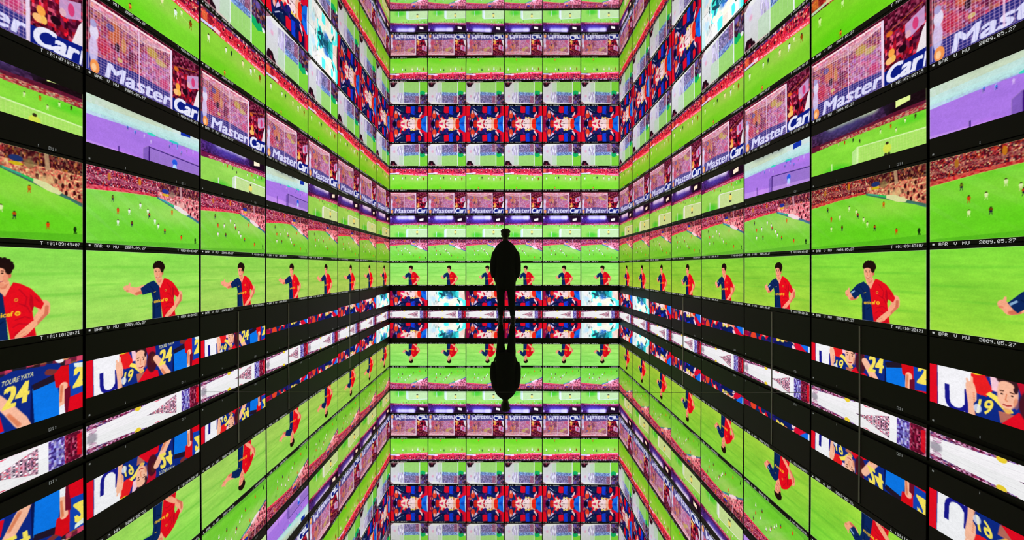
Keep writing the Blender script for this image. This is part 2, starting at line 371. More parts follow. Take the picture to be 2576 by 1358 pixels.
def pic_flood():
    s = Pic((130, 222, 78)).grad((146, 222, 88), (146, 222, 84)).streak(FULL, .10, 5, 14)
    s.poly([(0, 0), (1, 0), (1, .42), (.7, .41), (.3, .43), (0, .455)], (58, 18, 62))
    s.mottle([(0, 0), (1, 0), (1, .42), (.7, .41), (.3, .43), (0, .455)], [(70, 30, 90), (50, 16, 60), (90, 45, 120), (40, 14, 50)], 14, 8, .8)
    s.poly([(.66, 0), (1, 0), (1, .30), (.72, .30)], (24, 10, 22), .85)
    s.ell(.36, .20, .28, .13, (80, 70, 190), .75, 1.2)
    for x, r in ((.24, .045), (.33, .04), (.42, .05), (.52, .04), (.58, .045), (.62, .035)): s.ell(x, .09, r * 1.4, .09, (226, 232, 255), .85, 1.1)
    s.ell(.03, .10, .02, .045, (230, 230, 245), .8, .8)
    s.poly([(0, .36), (.4, .34), (.8, .30), (1, .30), (1, .42), (.7, .41), (.3, .43), (0, .455)], (128, 24, 70), .7)
    s.mottle([(.1, .39), (1, .34), (1, .41), (.1, .44)], [(215, 60, 90), (240, 150, 170), (190, 40, 80), (235, 200, 210)], 8, 5, .8)
    s.poly([(.79, .15), (.895, .12), (.895, .22), (.79, .25)], (250, 250, 215))
    s.ell(.28, .90, .12, .10, (60, 205, 40), .8, 1.).ell(.9, .48, .1, .05, (90, 215, 50), .7, 1)
    s.ell(.45, .55, .25, .05, (165, 235, 100), .6, 1)
    s.poly([(.48, .615), (1, .645), (1, 1), (.475, 1)], (206, 236, 172), .68)
    for x in np.linspace(.50, 1.0, 24): s.line([(x, .63), (x + .004, 1)], 2, (230, 240, 200), .45)
    for y in np.linspace(.68, .98, 9): s.line([(.48, y), (1, y + .02)], 1.5, (230, 240, 200), .4)
    s.poly([(.43, .66), (.475, .60), (.475, 1), (.43, 1)], (215, 240, 225), .8)
    s.line([(.482, .60), (.478, 1)], 12, (235, 250, 240)).line([(.48, .61), (1, .65)], 6, (235, 250, 240)).line([(.231, .74), (.229, .98)], 7, (220, 245, 225))
    s.ell(.727, .76, .032, .065, (232, 232, 110)).ell(.727, .69, .012, .02, (60, 45, 40)).ell(.715, .85, .012, .03, (60, 60, 50)).ell(.74, .85, .012, .03, (60, 60, 50))
    for x, y, c in ((.30, .46, (235, 200, 210)), (.36, .47, (215, 50, 30)), (.44, .48, (40, 60, 50)), (.675, .50, WHITE), (.755, .475, (230, 90, 20)), (.795, .555, WHITE), (.86, .47, WHITE), (.93, .46, (70, 60, 40)), (.50, .53, (60, 60, 60))):
        s.player(x, y, .06, c, c, (60, 50, 40))
    return s.blur(1)
def pic_purple(f):
    s = Pic((0, 0, 0)); s.a = 1 - f.a
    lum = s.a.mean(2, keepdims=True)
    top = np.arange(CH)[:, None, None] / CH < .40
    s.a = np.where(top, s.a * .30 + np.array([.86, .93, .95]) * .66, s.a * .36 + np.array([.78, .64, 1.0]) * .66)
    s.a = blur1(s.a, 1)
    s.poly([(0, .30), (1, .22), (1, .40), (.7, .40), (.3, .42), (0, .45)], (190, 232, 236), .6)
    s.poly([(0, .78), (1, .86), (1, 1), (0, 1)], (214, 168, 246), .45)
    s.poly([(.79, .14), (.895, .12), (.895, .22), (.79, .24)], (20, 50, 170))
    for x in (.34, .49, .585): s.ell(x, .13, .012, .03, (50, 60, 60))
    s.line([(.482, .60), (.478, 1)], 7, (60, 20, 120)).line([(.48, .61), (1, .655)], 5, (55, 20, 120)).line([(.231, .74), (.229, 1)], 5, (70, 30, 140))
    s.poly([(.43, .66), (.475, .60), (.475, 1), (.43, 1)], (110, 70, 190), .5)
    s.ell(.727, .72, .026, .05, (40, 90, 225)).ell(.727, .80, .02, .05, (175, 215, 255))
    for x, y in ((.30, .44), (.36, .47), (.70, .43), (.755, .44), (.80, .52), (.675, .49)): s.player(x, y, .05, (60, 130, 220), (80, 50, 170), (40, 90, 180))
    s.ell(.50, .41, .04, .02, (60, 210, 190)).ell(.72, .40, .05, .02, (60, 200, 200))
    return s.edge((240, 240, 240), .4)

def pic_stand():     # red stand above a wide green pitch with a line of players
    s = Pic((120, 220, 60)).grad((146, 216, 72), (122, 216, 42)).streak(FULL, .10, 5, 10)
    s.ell(.3, .9, .25, .12, (100, 212, 26), .6, 1).ell(.70, .52, .3, .12, (160, 212, 84), .7, 1)
    s.mottle([(0, 0), (1, 0), (1, .375), (.435, .33), (0, .30)], [(200, 30, 50), (225, 50, 60), (180, 20, 45), (235, 100, 100), (120, 20, 50), (240, 160, 130), (215, 60, 110), (90, 15, 45)], 9, 9)
    s.poly([(.12, .03), (.66, .02), (.72, .24), (.2, .22)], (232, 35, 50), .45)
    s.mottle([(0, 0), (1, 0), (1, .06), (0, .06)], [(60, 40, 110), (120, 30, 60), (200, 180, 170), (40, 20, 60)], 16, 12, .9)
    for x, y in ((.40, .17), (.63, .12), (.30, .12), (.83, .14), (.52, .2), (.9, .1)): s.ell(x, y, .014, .03, (60, 12, 25)).ell(x + .015, y - .03, .008, .02, (245, 205, 170))
    s.ell(.05, .15, .04, .10, (235, 120, 60), .8, .6).ell(.11, .16, .03, .09, (150, 25, 40), .8, .6)
    s.poly([(0, .245), (.17, .235), (.20, .28), (0, .295)], (205, 220, 248)).line([(0, .305), (.20, .295)], 3, (20, 30, 50))
    s.poly([(.17, .20), (.26, .22), (.26, .30), (.17, .28)], (245, 210, 215))
    s.poly([(.25, .235), (1, .27), (1, .37), (.25, .315)], (238, 60, 85))
    s.text('O vodafone', (.27, .312), (.36, .026), (0, -.055), (255, 220, 220), bold=.02)
    s.text('O vodafone', (.68, .338), (.31, .024), (0, -.058), (255, 220, 220), bold=.02)
    s.line([(.2, .305), (.435, .325), (1, .378)], 3, (225, 170, 40))
    for x, y, c, h in ((.10, .50, (225, 240, 200), .15), (.34, .48, (225, 245, 215), .12), (.42, .47, (30, 60, 40), .12), (.60, .49, (235, 235, 170), .14), (.736, .52, (235, 250, 240), .15), (.90, .52, (140, 70, 10), .15), (.80, .44, (240, 245, 200), .10)):
        s.player(x, y, h, c, c, (60, 60, 30))
    s.player(.32, .93, .11, (235, 140, 50), (200, 60, 40))
    s.line([(.78, .48), (.88, .52)], 3, (190, 225, 110))
    return s.blur(1).edge((200, 200, 200), .4)

def pic_net(p1=.42, p2=.79):     # white goal with the pitch behind it
    s = Pic((212, 212, 212)).grad((225, 222, 238), (206, 210, 206))
    s.poly([(.25, .55), (p1, .50), (p1, 1), (.25, 1)], (185, 222, 180), .6)
    s.poly([(p1, .45), (p2, .42), (p2, 1), (p1, 1)], (158, 216, 116))
    s.poly([(p2, .50), (1, .45), (1, 1), (p2, 1)], (128, 214, 62))
    s.mottle([(p1 - .16, .08), (p1, .06), (p1, .55), (p1 - .16, .52)], [(195, 180, 235), (220, 210, 245), (165, 150, 205), (215, 215, 240)], 12, 50, .75)
    s.mottle([(p1, .04), (p2, .02), (p2, .50), (p1, .54)], [(110, 100, 160), (150, 135, 200), (90, 85, 130), (185, 170, 220), (120, 110, 150)], 7, 11)
    s.mottle([(p2 - .11, .04), (p2, .02), (p2, .38), (p2 - .11, .38)], [(160, 80, 110), (190, 120, 150), (120, 60, 90)], 6, 10, .8)
    s.mottle([(p1, .40), (p2, .38), (p2, .52), (p1, .56)], [(110, 160, 225), (160, 190, 240), (80, 110, 190)], 10, 12, .8)
    s.poly([(0, 0), (p2, 0), (p2, .02), (p1, .06), (.12, .13), (0, .15)], (236, 236, 236))
    s.poly([(0, 0), (.10, 0), (.03, .10), (0, .12)], (120, 60, 80), .7)
    for x in np.linspace(.05, p2, 34): s.line([(x, .10), (x, .85)], 1.5, (240, 240, 250), .28)
    s.mottle([(p2, 0), (1, 0), (1, .48), (p2, .42)], [(50, 40, 90), (80, 60, 110), (90, 30, 50), (40, 30, 50), (130, 110, 140), (150, 90, 70)], 14, 18)
    s.ell(.86, .08, .05, .08, (110, 90, 190), .8, .8)
    s.poly([(p2 + .01, .40), (.92, .42), (.95, .55), (.86, .62), (p2 + .01, .56)], (20, 175, 100)).ell(.97, .50, .03, .05, (235, 240, 240)).ell(.86, .40, .03, .06, (50, 30, 50))
    s.ell(.12, .35, .03, .06, (240, 150, 190), .6, .8).ell(.08, .2, .05, .12, (215, 205, 245), .6, 1)
    s.line([(p1, .07), (p1, .97)], 9, (232, 244, 238)).line([(p2, .02), (p2, 1)], 13, (236, 244, 244))
    d = (36, 12, 24)
    s.ell(.085, .94, .075, .16, d).ell(.06, .84, .035, .07, d).ell(.115, .86, .035, .08, d).ell(.15, .98, .05, .10, d).ell(.10, .93, .02, .05, (150, 40, 70), .8)
    s.poly([(0, .965), (.3, .96), (.45, 1), (0, 1)], (230, 190, 190), .6)
    return s.blur(1).edge((225, 225, 225), .3)

def pic_huddle():       # players in red and blue hugging
    s = Pic((20, 26, 84))
    s.mottle(FULL, [(18, 24, 90), (12, 18, 60), (34, 30, 110), (14, 40, 90)], 40, 44, .8)
    nav = (10, 18, 70); red = (226, 12, 36); red2 = (170, 8, 40); sk = (246, 188, 160); pk = (248, 210, 218); roy = (18, 60, 200); blu = (20, 110, 235); sk2 = (215, 110, 70)
    s.poly([(0, 0), (.06, 0), (.10, .5), (.07, 1), (0, 1)], (150, 14, 60)).poly([(0, .55), (.07, .55), (.12, 1), (0, 1)], (226, 16, 40))
    s.ell(.16, .24, .075, .20, (22, 30, 120)).ell(.12, .14, .05, .11, (14, 12, 36)).ell(.17, .35, .012, .05, (210, 215, 240)).ell(.09, .42, .04, .07, (235, 120, 70))
    s.ell(.17, .58, .055, .15, (232, 66, 40)).ell(.165, .72, .03, .08, (246, 175, 165)).poly([(.22, .66), (.27, .56), (.32, .58), (.26, .72), (.20, .80)], (212, 196, 240))
    s.poly([(.20, .80), (.33, .60), (.46, .66), (.46, 1), (.16, 1)], (12, 20, 72)).line([(.18, .92), (.27, .80), (.36, .74)], 11, (205, 205, 235), .9)
    s.poly([(.26, .22), (.36, .08), (.46, .16), (.44, .34), (.36, .46), (.28, .36)], (240, 50, 110))
    s.poly([(.24, .46), (.40, .30), (.46, .38), (.34, .66), (.27, .60)], red).limb([(.40, .30, 20), (.36, .44, 16), (.33, .56, 12)], sk)
    s.ell(.26, .42, .03, .10, (14, 44, 96)).ell(.34, .56, .04, .08, (14, 44, 96))
    s.ell(.45, .18, .055, .13, pk).ell(.46, .30, .04, .12, (250, 225, 200)).ell(.57, .22, .10, .17, (250, 226, 230)).ell(.56, .20, .03, .03, (60, 30, 40)).ell(.49, .26, .012, .02, (80, 40, 40))
    s.ell(.645, .30, .055, .14, pk).ell(.655, .31, .010, .02, (90, 50, 40)).ell(.63, .40, .03, .02, (190, 70, 80)).ell(.53, .36, .02, .02, (170, 70, 80))
    s.ell(.56, .34, .12, .14, (250, 222, 226)).ell(.36, .30, .09, .05, (250, 226, 214), rot=.5).ell(.75, .36, .09, .04, (250, 210, 190), rot=-.4).ell(.545, .46, .025, .05, (236, 232, 200)).ell(.57, .47, .030, .04, (240, 210, 80)).ell(.64, .47, .028, .04, (246, 224, 110)).ell(.61, .40, .012, .025, (120, 50, 60)).ell(.53, .30, .012, .02, (110, 50, 60)).poly([(.44, .22), (.47, .20), (.51, .34), (.47, .36)], (190, 20, 50))
    s.ell(.71, .24, .05, .15, sk).ell(.72, .12, .04, .07, (250, 240, 240)).ell(.69, .42, .035, .06, sk2).limb([(.72, .40, 18), (.78, .42, 15), (.83, .50, 11)], sk)
    s.ell(.785, .24, .055, .19, (244, 40, 24)).ell(.79, .08, .06, .10, (225, 16, 60))
    s.poly([(.82, .14), (.86, .06), (.97, .12), (.985, .56), (.92, .54), (.85, .40)], blu).poly([(.86, .10), (.95, .12), (.95, .3), (.87, .25)], roy, .7)
    s.poly([(.97, .14), (1, .12), (1, .60), (.985, .56)], (225, 230, 250)).ell(.92, .10, .05, .07, (70, 20, 30)).ell(.95, .06, .02, .04, (170, 90, 40))
    s.poly([(.80, .44), (.88, .46), (1, .62), (1, 1), (.92, 1), (.82, .62)], (222, 14, 50)).poly([(.86, .72), (.95, .66), (.98, 1), (.84, 1)], (110, 10, 60), .8)
    s.ell(.50, .48, .05, .10, (40, 28, 120)).poly([(.42, .72), (.46, .68), (.55, .69), (.555, .96), (.43, .98)], (226, 14, 40)).ell(.52, .60, .025, .05, (110, 20, 130))
    s.poly([(.50, .52), (.66, .50), (.70, .62), (.56, .68)], (14, 24, 84)).poly([(.56, .64), (.66, .60), (.665, 1), (.57, 1)], (18, 62, 215)).poly([(.66, .50), (.76, .50), (.78, .66), (.70, .78), (.68, .70)], (12, 30, 104))
    s.poly([(.70, .66), (.90, .60), (.90, 1), (.68, 1)], (14, 18, 66)).ell(.785, .84, .050, .13, (232, 20, 34)).limb([(.79, .54, 12), (.83, .62, 12), (.85, .72, 8)], pk).poly([(.70, .74), (.75, .70), (.76, 1), (.68, 1)], (16, 24, 90))
    s.poly([(.06, .30), (.09, .28), (.12, .55), (.09, .62)], (110, 16, 90), .8).ell(.13, .22, .045, .10, (14, 12, 40)).ell(.24, .24, .05, .13, (232, 40, 20), .9, .4).poly([(.93, .60), (1, .56), (1, 1), (.94, 1)], (228, 16, 44)).poly([(0, .60), (.09, .58), (.11, .98), (0, .98)], (232, 18, 36))
    s.ell(.40, .58, .05, .06, (40, 24, 110), .8).ell(.34, .84, .06, .10, (14, 40, 80), .9).ell(.66, .72, .03, .06, (70, 20, 140), .6)
    return s.blur(2)
def pic_inverse(d):
    s = Pic((0, 0, 0)); s.a = 1 - d.a
    s.a = (s.a ** .62 * 1.12).clip(0, .96); sat = s.a - s.a.mean(2, keepdims=True)
    lum = s.a.mean(2, keepdims=True)
    s.a = (lum * 1.10 + sat * .95).clip(0, 1); s.a[..., 2] = np.maximum(s.a[..., 2], s.a[..., 1] * .93)
    s.poly([(0, 0), (.28, 0), (.26, .4), (.30, 1), (0, 1)], (244, 244, 246), .78)
    s.ell(.14, .5, .06, .1, (190, 225, 255), .7, 1).ell(.21, .62, .012, .05, (60, 60, 60)).ell(.22, .24, .012, .04, (60, 90, 100))
    s.poly([(.36, .10), (.75, .10), (.72, .30), (.55, .26), (.42, .36)], (10, 84, 130), .6).poly([(.62, .15), (.80, .20), (.82, .42), (.68, .40)], (40, 200, 200), .6)
    s.ell(.56, .40, .08, .12, (60, 140, 235), .7, .9).ell(.87, .3, .07, .12, (252, 226, 226), .7, 1)
    s.poly([(.55, .75), (.67, .75), (.68, 1), (.54, 1)], (250, 236, 226), .8)
    return s.blur(1)

def pic_letter():      # white board with a blue letter, hugging players, number 24
    s = Pic((20, 40, 140))
    s.poly([(0, 0), (1, 0), (1, .30), (0, .28)], (70, 24, 40))
    s.mottle([(0, 0), (1, 0), (1, .26), (0, .24)], [(60, 30, 40), (120, 30, 60), (40, 30, 50), (150, 90, 60), (190, 60, 90), (30, 30, 40)], 22, 22)
    s.poly([(.02, .20), (.35, .20), (.35, .27), (.02, .27)], (220, 40, 80), .8)
    s.poly([(0, 0), (.045, 0), (.05, 1), (0, 1)], (226, 14, 34))
    s.poly([(.05, .245), (.245, .27), (.25, 1), (.055, 1)], (242, 241, 246))
    u = (24, 24, 138)
    s.line([(.105, .475), (.108, .66)], 17, u).line([(.215, .48), (.218, .76)], 17, u)
    for i in range(14):
        a = math.pi - i / 13 * math.pi * .9
        s.ell(.16 + .050 * math.cos(a), .66 + .085 * math.sin(a), .0135, .0235, u)
    nav = (14, 40, 130); navd = (10, 22, 84); yel = (248, 226, 92); red = (224, 12, 34); sk = (248, 186, 156); sk2 = (220, 120, 80)
    # person on the left with red hair band and arm
    s.poly([(.235, .29), (.30, .25), (.345, .42), (.31, .52), (.245, .48)], (232, 30, 34)).ell(.265, .25, .04, .04, (236, 210, 40))
    s.poly([(.33, .26), (.42, .27), (.42, .44), (.34, .42)], (246, 200, 214))
    s.limb([(.232, .42, 15), (.238, .50, 17), (.243, .64, 14), (.25, .80, 17), (.255, 1, 22)], sk).limb([(.225, .42, 5), (.215, .36, 4)], sk).limb([(.24, .40, 5), (.24, .33, 4)], sk).limb([(.250, .5, 4), (.262, .8, 5)], sk2, .5)
    s.poly([(.25, .62), (.29, .50), (.38, .52), (.47, .62), (.44, 1), (.28, 1)], nav)
    s.poly([(.33, .44), (.40, .50), (.44, .60), (.41, .63), (.35, .52), (.31, .48)], yel)
    s.text('19', (.262, .72), (.075, -.03), (.015, -.17), yel).ell(.27, .66, .02, .05, (235, 238, 250), .8)
    # face in the middle
    s.ell(.412, .42, .048, .165, sk, rot=.05).ell(.408, .272, .048, .060, (54, 26, 34)).ell(.448, .33, .012, .07, (54, 26, 34)).ell(.405, .335, .036, .045, sk)
    s.line([(.375, .40), (.395, .395)], 4, (80, 40, 30)).line([(.42, .395), (.442, .402)], 4, (80, 40, 30)).ell(.386, .43, .006, .008, (40, 20, 20)).ell(.432, .43, .006, .008, (40, 20, 20))
    s.line([(.408, .42), (.402, .49), (.414, .495)], 3, sk2).line([(.39, .535), (.408, .545), (.43, .53)], 5, (170, 50, 50)).ell(.45, .5, .012, .06, sk2, .5).ell(.41, .60, .02, .03, sk2, .4)
    s.poly([(.37, .62), (.44, .62), (.46, .70), (.38, .74)], sk2, .8)
    s.poly([(.45, .26), (.53, .24), (.56, .50), (.48, .46)], (190, 16, 44))
    s.poly([(.36, .80), (.46, .58), (.60, .68), (.60, .86), (.37, .92)], red).poly([(.30, 1), (.38, .88), (.62, .80), (.66, 1)], (24, 70, 200))
    s.ell(.507, .50, .046, .155, (70, 20, 34)).ell(.515, .46, .02, .07, (90, 40, 30), .7)
    # back with 24
    s.poly([(.54, .26), (.62, .20), (.80, .22), (.78, .40), (.72, .46), (.71, 1), (.60, 1), (.54, .46)], nav).poly([(.71, .40), (.74, .44), (.72, 1), (.70, 1)], navd)
    s.text('TOURE YAYA', (.565, .345), (.155, -.04), (.006, -.055), (240, 232, 160), bold=.02)
    s.limb([(.545, .46, 17), (.60, .60, 19), (.655, .76, 22), (.68, .84, 18)], sk).limb([(.60, .66, 7), (.65, .80, 8)], sk2, .5)
    s.text('24', (.575, .59), (.115, -.03), (.012, -.22), yel, bold=0, fat=4)
    s.poly([(.79, .20), (.86, .22), (.88, .30), (.80, .32), (.72, .40), (.72, .30)], nav).limb([(.80, .30, 13), (.86, .33, 11), (.90, .33, 9)], (120, 50, 50))
    s.poly([(.715, .44), (.83, .40), (.85, .50), (.87, .70), (.86, 1), (.73, 1)], (12, 118, 232)).poly([(.715, .40), (.83, .34), (.84, .42), (.72, .47)], (34, 22, 40))
    s.ell(.865, .16, .03, .06, (240, 240, 244)).ell(.90, .12, .03, .08, (200, 130, 90))
    # player on the right edge
    s.poly([(.83, .34), (.87, .26), (.925, .27), (.925, .55), (.84, .50)], (216, 12, 24))
    s.limb([(.885, .50, 15), (.88, .62, 13), (.875, .74, 10)], sk).limb([(.875, .5, 6), (.868, .68, 5)], sk2, .7)
    s.poly([(.915, .26), (1, .24), (1, .74), (.92, .70)], (18, 66, 178)).poly([(.89, .55), (.925, .52), (.925, .80), (.89, 1)], (110, 14, 40))
    s.text('2', (.945, .56), (.07, -.01), (.008, -.24), yel, bold=0, fat=4).poly([(.945, .26), (1, .27), (1, .33), (.95, .31)], (226, 238, 226))
    s.poly([(.92, .66), (1, .64), (1, 1), (.90, 1)], (222, 10, 30)).poly([(.86, .74), (.89, .72), (.90, 1), (.86, 1)], (240, 240, 246))
    return s.blur(1)

def pic_goal():      # low strip: only the top of a goal picture shows above the floor; v = 0..1 over 11 units
    s = Pic((242, 240, 243))
    cr = [(120, 40, 80), (170, 90, 130), (205, 150, 190), (70, 20, 50), (150, 50, 90), (225, 190, 210), (110, 80, 150)]
    s.mottle([(0, 0), (.46, 0), (.46, .05), (.30, .20), (.12, .30), (0, .36)], cr, 9, 30)
    s.mottle([(0, .36), (.08, .34), (.07, .6), (.03, .8), (0, .8)], [(225, 190, 210), (180, 120, 160), (240, 225, 235)], 14, 30, .7)
    s.ell(.04, .88, .035, .22, (90, 80, 100), .5, .5)
    s.line([(.03, .66), (.30, .52), (.5, .42)], 3, (160, 150, 165), .6).line([(.1, .86), (.4, .80)], 2, (170, 160, 175), .6)
    s.ell(.385, .10, .025, .20, (235, 205, 50)).ell(.56, .04, .03, .08, (230, 60, 90), .8)
    s.poly([(.50, 0), (.82, 0), (.82, .05), (.50, .05)], (235, 215, 225))
    tri = [(.45, .97), (.55, .80), (.735, .16), (.745, .16), (.745, 1), (.45, 1)]
    s.mottle(tri, [(90, 60, 90), (190, 120, 150), (240, 225, 235), (60, 50, 70), (210, 90, 110), (200, 150, 170)], 7, 34)
    for x in np.linspace(.5, .745, 14): s.line([(x, .1), (x, 1)], 2, (250, 240, 245), .5)
    for f in np.linspace(0, 1, 6): s.line([(.45, .97), (.745, .16 + .84 * f)], 2, (250, 240, 245), .5)
    s.poly([(.745, 0), (.80, 0), (.80, 1), (.745, 1)], (244, 243, 246))
    s.mottle([(.80, 0), (.89, 0), (.89, 1), (.80, 1)], [(120, 110, 200), (165, 170, 240), (70, 50, 140), (190, 180, 230), (90, 60, 150), (110, 100, 190)], 9, 50)
    s.mottle([(.89, 0), (1, 0), (1, 1), (.89, 1)], [(110, 14, 44), (150, 30, 70), (80, 10, 36), (190, 90, 120), (120, 20, 50)], 8, 50)
    s.poly([(.965, .25), (.995, .2), (.995, 1), (.965, 1)], (228, 16, 32), .85)
    return s.blur(1).edge((215, 215, 215), .6, 3)

# ---------------------------------------------------------------- pictures -> meshes
PWID = 94.2 * U        # picture width
cache = {}
def display_mesh(key, img, v0, v1, height, step):
    k = (key, round(v0, 3), round(v1, 3), round(height, 4), step)
    if k in cache: return cache[k]
    H = img.shape[0]; a = img[int(round(v0 * H)):max(int(round(v1 * H)), int(round(v0 * H)) + 4)]
    if step == 2:
        a = a[:a.shape[0] // 2 * 2]; a = (a[0::2] + a[1::2]) / 2; a = (a[:, 0::2] + a[:, 1::2]) / 2
    h, w_ = a.shape[:2]
    lin = np.where(a <= .04045, a / 12.92, ((a.clip(0) + .055) / 1.055) ** 2.4)
    xs = np.linspace(-PWID / 2, PWID / 2, w_); zs = np.linspace(height, 0, h)
    co = np.zeros((h, w_, 3), np.float32); co[..., 0] = xs[None, :]; co[..., 2] = zs[:, None]
    i = np.arange(h * w_).reshape(h, w_)
    f = np.stack([i[1:, :-1], i[1:, 1:], i[:-1, 1:], i[:-1, :-1]], -1).reshape(-1, 4)
    me = bpy.data.meshes.new('picture_' + key)
    me.vertices.add(h * w_); me.vertices.foreach_set('co', co.ravel())
    me.loops.add(f.size); me.loops.foreach_set('vertex_index', f.ravel().astype(np.int32))
    me.polygons.add(len(f)); me.polygons.foreach_set('loop_start', (np.arange(len(f)) * 4).astype(np.int32))
    me.update(calc_edges=True)
    at = me.color_attributes.new('picture', 'FLOAT_COLOR', 'POINT')
    rgba = np.ones((h, w_, 4), np.float32); rgba[..., :3] = lin
    at.data.foreach_set('color', rgba.ravel())
    me.materials.append(M_PIC); cache[k] = me
    return me
FONT = {'O': '11111100011000110001100011000111111', '0': '01110100011001110101110011000101110', '1': '00100011000010000100001000010001110', '2': '01110100010000100110010001000011111', '3': '11110000010000101110000010000111110',
 '4': '00010001100101010010111110001000010', '5': '11111100001111000001000011000101110', '6': '01110100001000011110100011000101110', '7': '11111000010001000100010000100001000',
 '8': '01110100011000101110100011000101110', '9': '01110100011000101111000010000101110', ':': '00000011000110000000011000110000000', '.': '00000000000000000000000000110001100',
 'B': '11110100011000111110100011000111110', 'A': '01110100011000111111100011000110001', 'R': '11110100011000111110101001001010001', 'V': '10001100011000110001100010101000100',
 'M': '10001110111010110101100011000110001', 'U': '10001100011000110001100011000101110', 'T': '11111001000010000100001000010000100', '#': '00000011100111001110011100000000000'}
def caption_mesh(key, items, hh=2.1):
    if key in cache: return cache[key]
    bm = bmesh.new()
    for txt, t0, t1 in items:
        n = len(txt); cw = (t1 - t0) * 94.2 * U / n; x00 = (t0 - .5) * 94.2 * U
        pw = cw / 6; ph = hh * U / 7
        for i, ch in enumerate(txt):
            g = FONT.get(ch)
            if not g: continue
            for r in range(7):
                for c in range(5):
                    if g[r * 5 + c] == '1':
                        x0 = x00 + i * cw + c * pw; x1 = x0 + pw; z1 = -r * ph; z0 = z1 - ph
                        bm.faces.new([bm.verts.new(p) for p in ((x0, 0, z0), (x1, 0, z0), (x1, 0, z1), (x0, 0, z1))])
    bmesh.ops.remove_doubles(bm, verts=bm.verts[:], dist=1e-5)
    me = bm_to_mesh('caption_' + key, bm); cache[key] = me; return me
def housing_mesh(h, key='housing'):
    k = (key, round(h, 4))
    if k not in cache:
        cache[k] = box_mesh('screen_housing', -PWID / 2 - .4 * U, PWID / 2 + .4 * U, -D, 0, 0, h, bevel=.002)
        cache[k].materials.append(M_HOUSE)
    return cache[k]

L_ME = pic_player((140, 222, 80), (170, 224, 98), -.012, (.305, .525), 0).done()
B_ME = pic_player((150, 238, 108), (172, 234, 110), -.02, (.365, .64)).done()
R_ME = pic_player((126, 216, 58), (160, 220, 64), 0, (.39, .62)).done()
PI = pic_pitch().done(); MC = pic_board().done()
_f = pic_flood(); PU = pic_purple(_f).done(); FL = _f.edge().done()
RG = pic_stand().done(); NT = {'L': pic_net(.40, .74).done(), 'B': pic_net(.36, .79).done(), 'R': pic_net(.45, .80).done()}
_d = pic_huddle(); HI = pic_inverse(_d).done(); HD = _d.done()
LT = pic_letter().done(); GO = pic_goal().done()

# rows: (picture top, picture bottom, slot bottom) in row units below eye level
ROWS = {'huddle': (-362.3, -318, -315), 'net': (-312.4, -257.2, -254.3), 'stand': (-251.7, -197.6, -193.6), 'board': (-191, -138, -133.9), 'flood': (-131.3, -77.5, -74.6),
        'pitch': (-72, -17.5, -14.9), 'player': (-12.3, 41.8, 46.0), 'low': (50, 104.2, 104.4), 'goal': (0, 0, 0)}
SLOT_TOP = {'huddle': -362.4, 'net': -314.7, 'stand': -254.0, 'board': -193.3, 'flood': -133.6, 'pitch': -74.3, 'player': -14.6, 'low': 46.3}
# rows whose picture is cropped differently from column to column (0 = nearest column of the left wall)
CROP_F = {0: (-119, -90), 1: (-121.5, -87.4), 2: (-123.2, -85.4), 3: (-124.3, -82.6), 4: (-125.5, -80), 5: (-127.5, -79), 6: (-129, -78.2), 7: (-130, -77.8)}
CROP_C = {0: (59.5, 95.2), 1: (64.6, 90.3), 2: (69.6, 86.0), 3: (74.6, 80.6), 4: (72.2, 82.4), 5: (69.2, 86), 6: (66.2, 89.5), 7: (62.5, 92)}
ORD = ['first', 'second', 'third', 'fourth', 'fifth', 'sixth', 'seventh', 'eighth']
KIND = {
 'huddle': ('topmost screen of hugging players in red and blue', 'screens of hugging players under the ceiling'),
 'inverse_top': ('topmost screen in pale inverted cyan colours', 'screens of hugging players under the ceiling'),
 'net': ('screen of a white goal net over grass', 'screens of the white goal net'),
 'stand': ('screen of a red stand above green pitch', 'screens of the red stand above the pitch'),
 'board': ('screen of a goal before blue board lettering', 'screens of the goal before the blue board'),
 'flood': ('screen of a floodlit goal under purple stand', 'screens of the goal under the floodlights'),
 'purple': ('purple and white inverted goal screen', 'screens of the goal under the floodlights'),
 'pitch': ('screen of green pitch with crowded pink corner', 'screens of the green pitch and crowd'),
 'player': ('screen of a lone player in halved shirt', 'screens of the lone player'),
 'letter': ('strip screen with blue letter and number 24', 'strip screens of hugging players near the floor'),
 'lowhuddle': ('strip screen of huddled players in red and blue', 'strip screens of hugging players near the floor'),
 'lowinverse': ('strip screen in pale inverted cyan colours', 'strip screens of hugging players near the floor'),
 'goal': ('floor-level strip screen of a white goal', 'strip screens at the foot of the walls')}
MAIN = [('#', .012, .036), ('BAR', .055, .110), ('V', .142, .162), ('MU', .188, .230), ('2009.05.27', .276, .450)]
CAPS = {'player': MAIN + [('T', .755, .772), (':01:10:20:21', .79, .985)], 'pitch': MAIN + [('T', .755, .772), (':01:09:43:07', .79, .985)],
        'board': MAIN + [('T', .755, .772), (':01:07:01:15', .79, .985)], 'stand': MAIN + [('T', .755, .772), (':01:06:18:10', .79, .985)],
        'net': MAIN + [('T', .755, .772), (':01:05:10:12', .79, .985)], 'huddle': MAIN + [('T', .755, .772), (':01:04:02:09', .79, .985)],
        'flood': [('#', .012, .034), (':', .275, .29), (':', .74, .755), ('O1:', .80, .85)], 'low': [('#', .012, .034), (':', .275, .29), ('O1:', .80, .85)]}

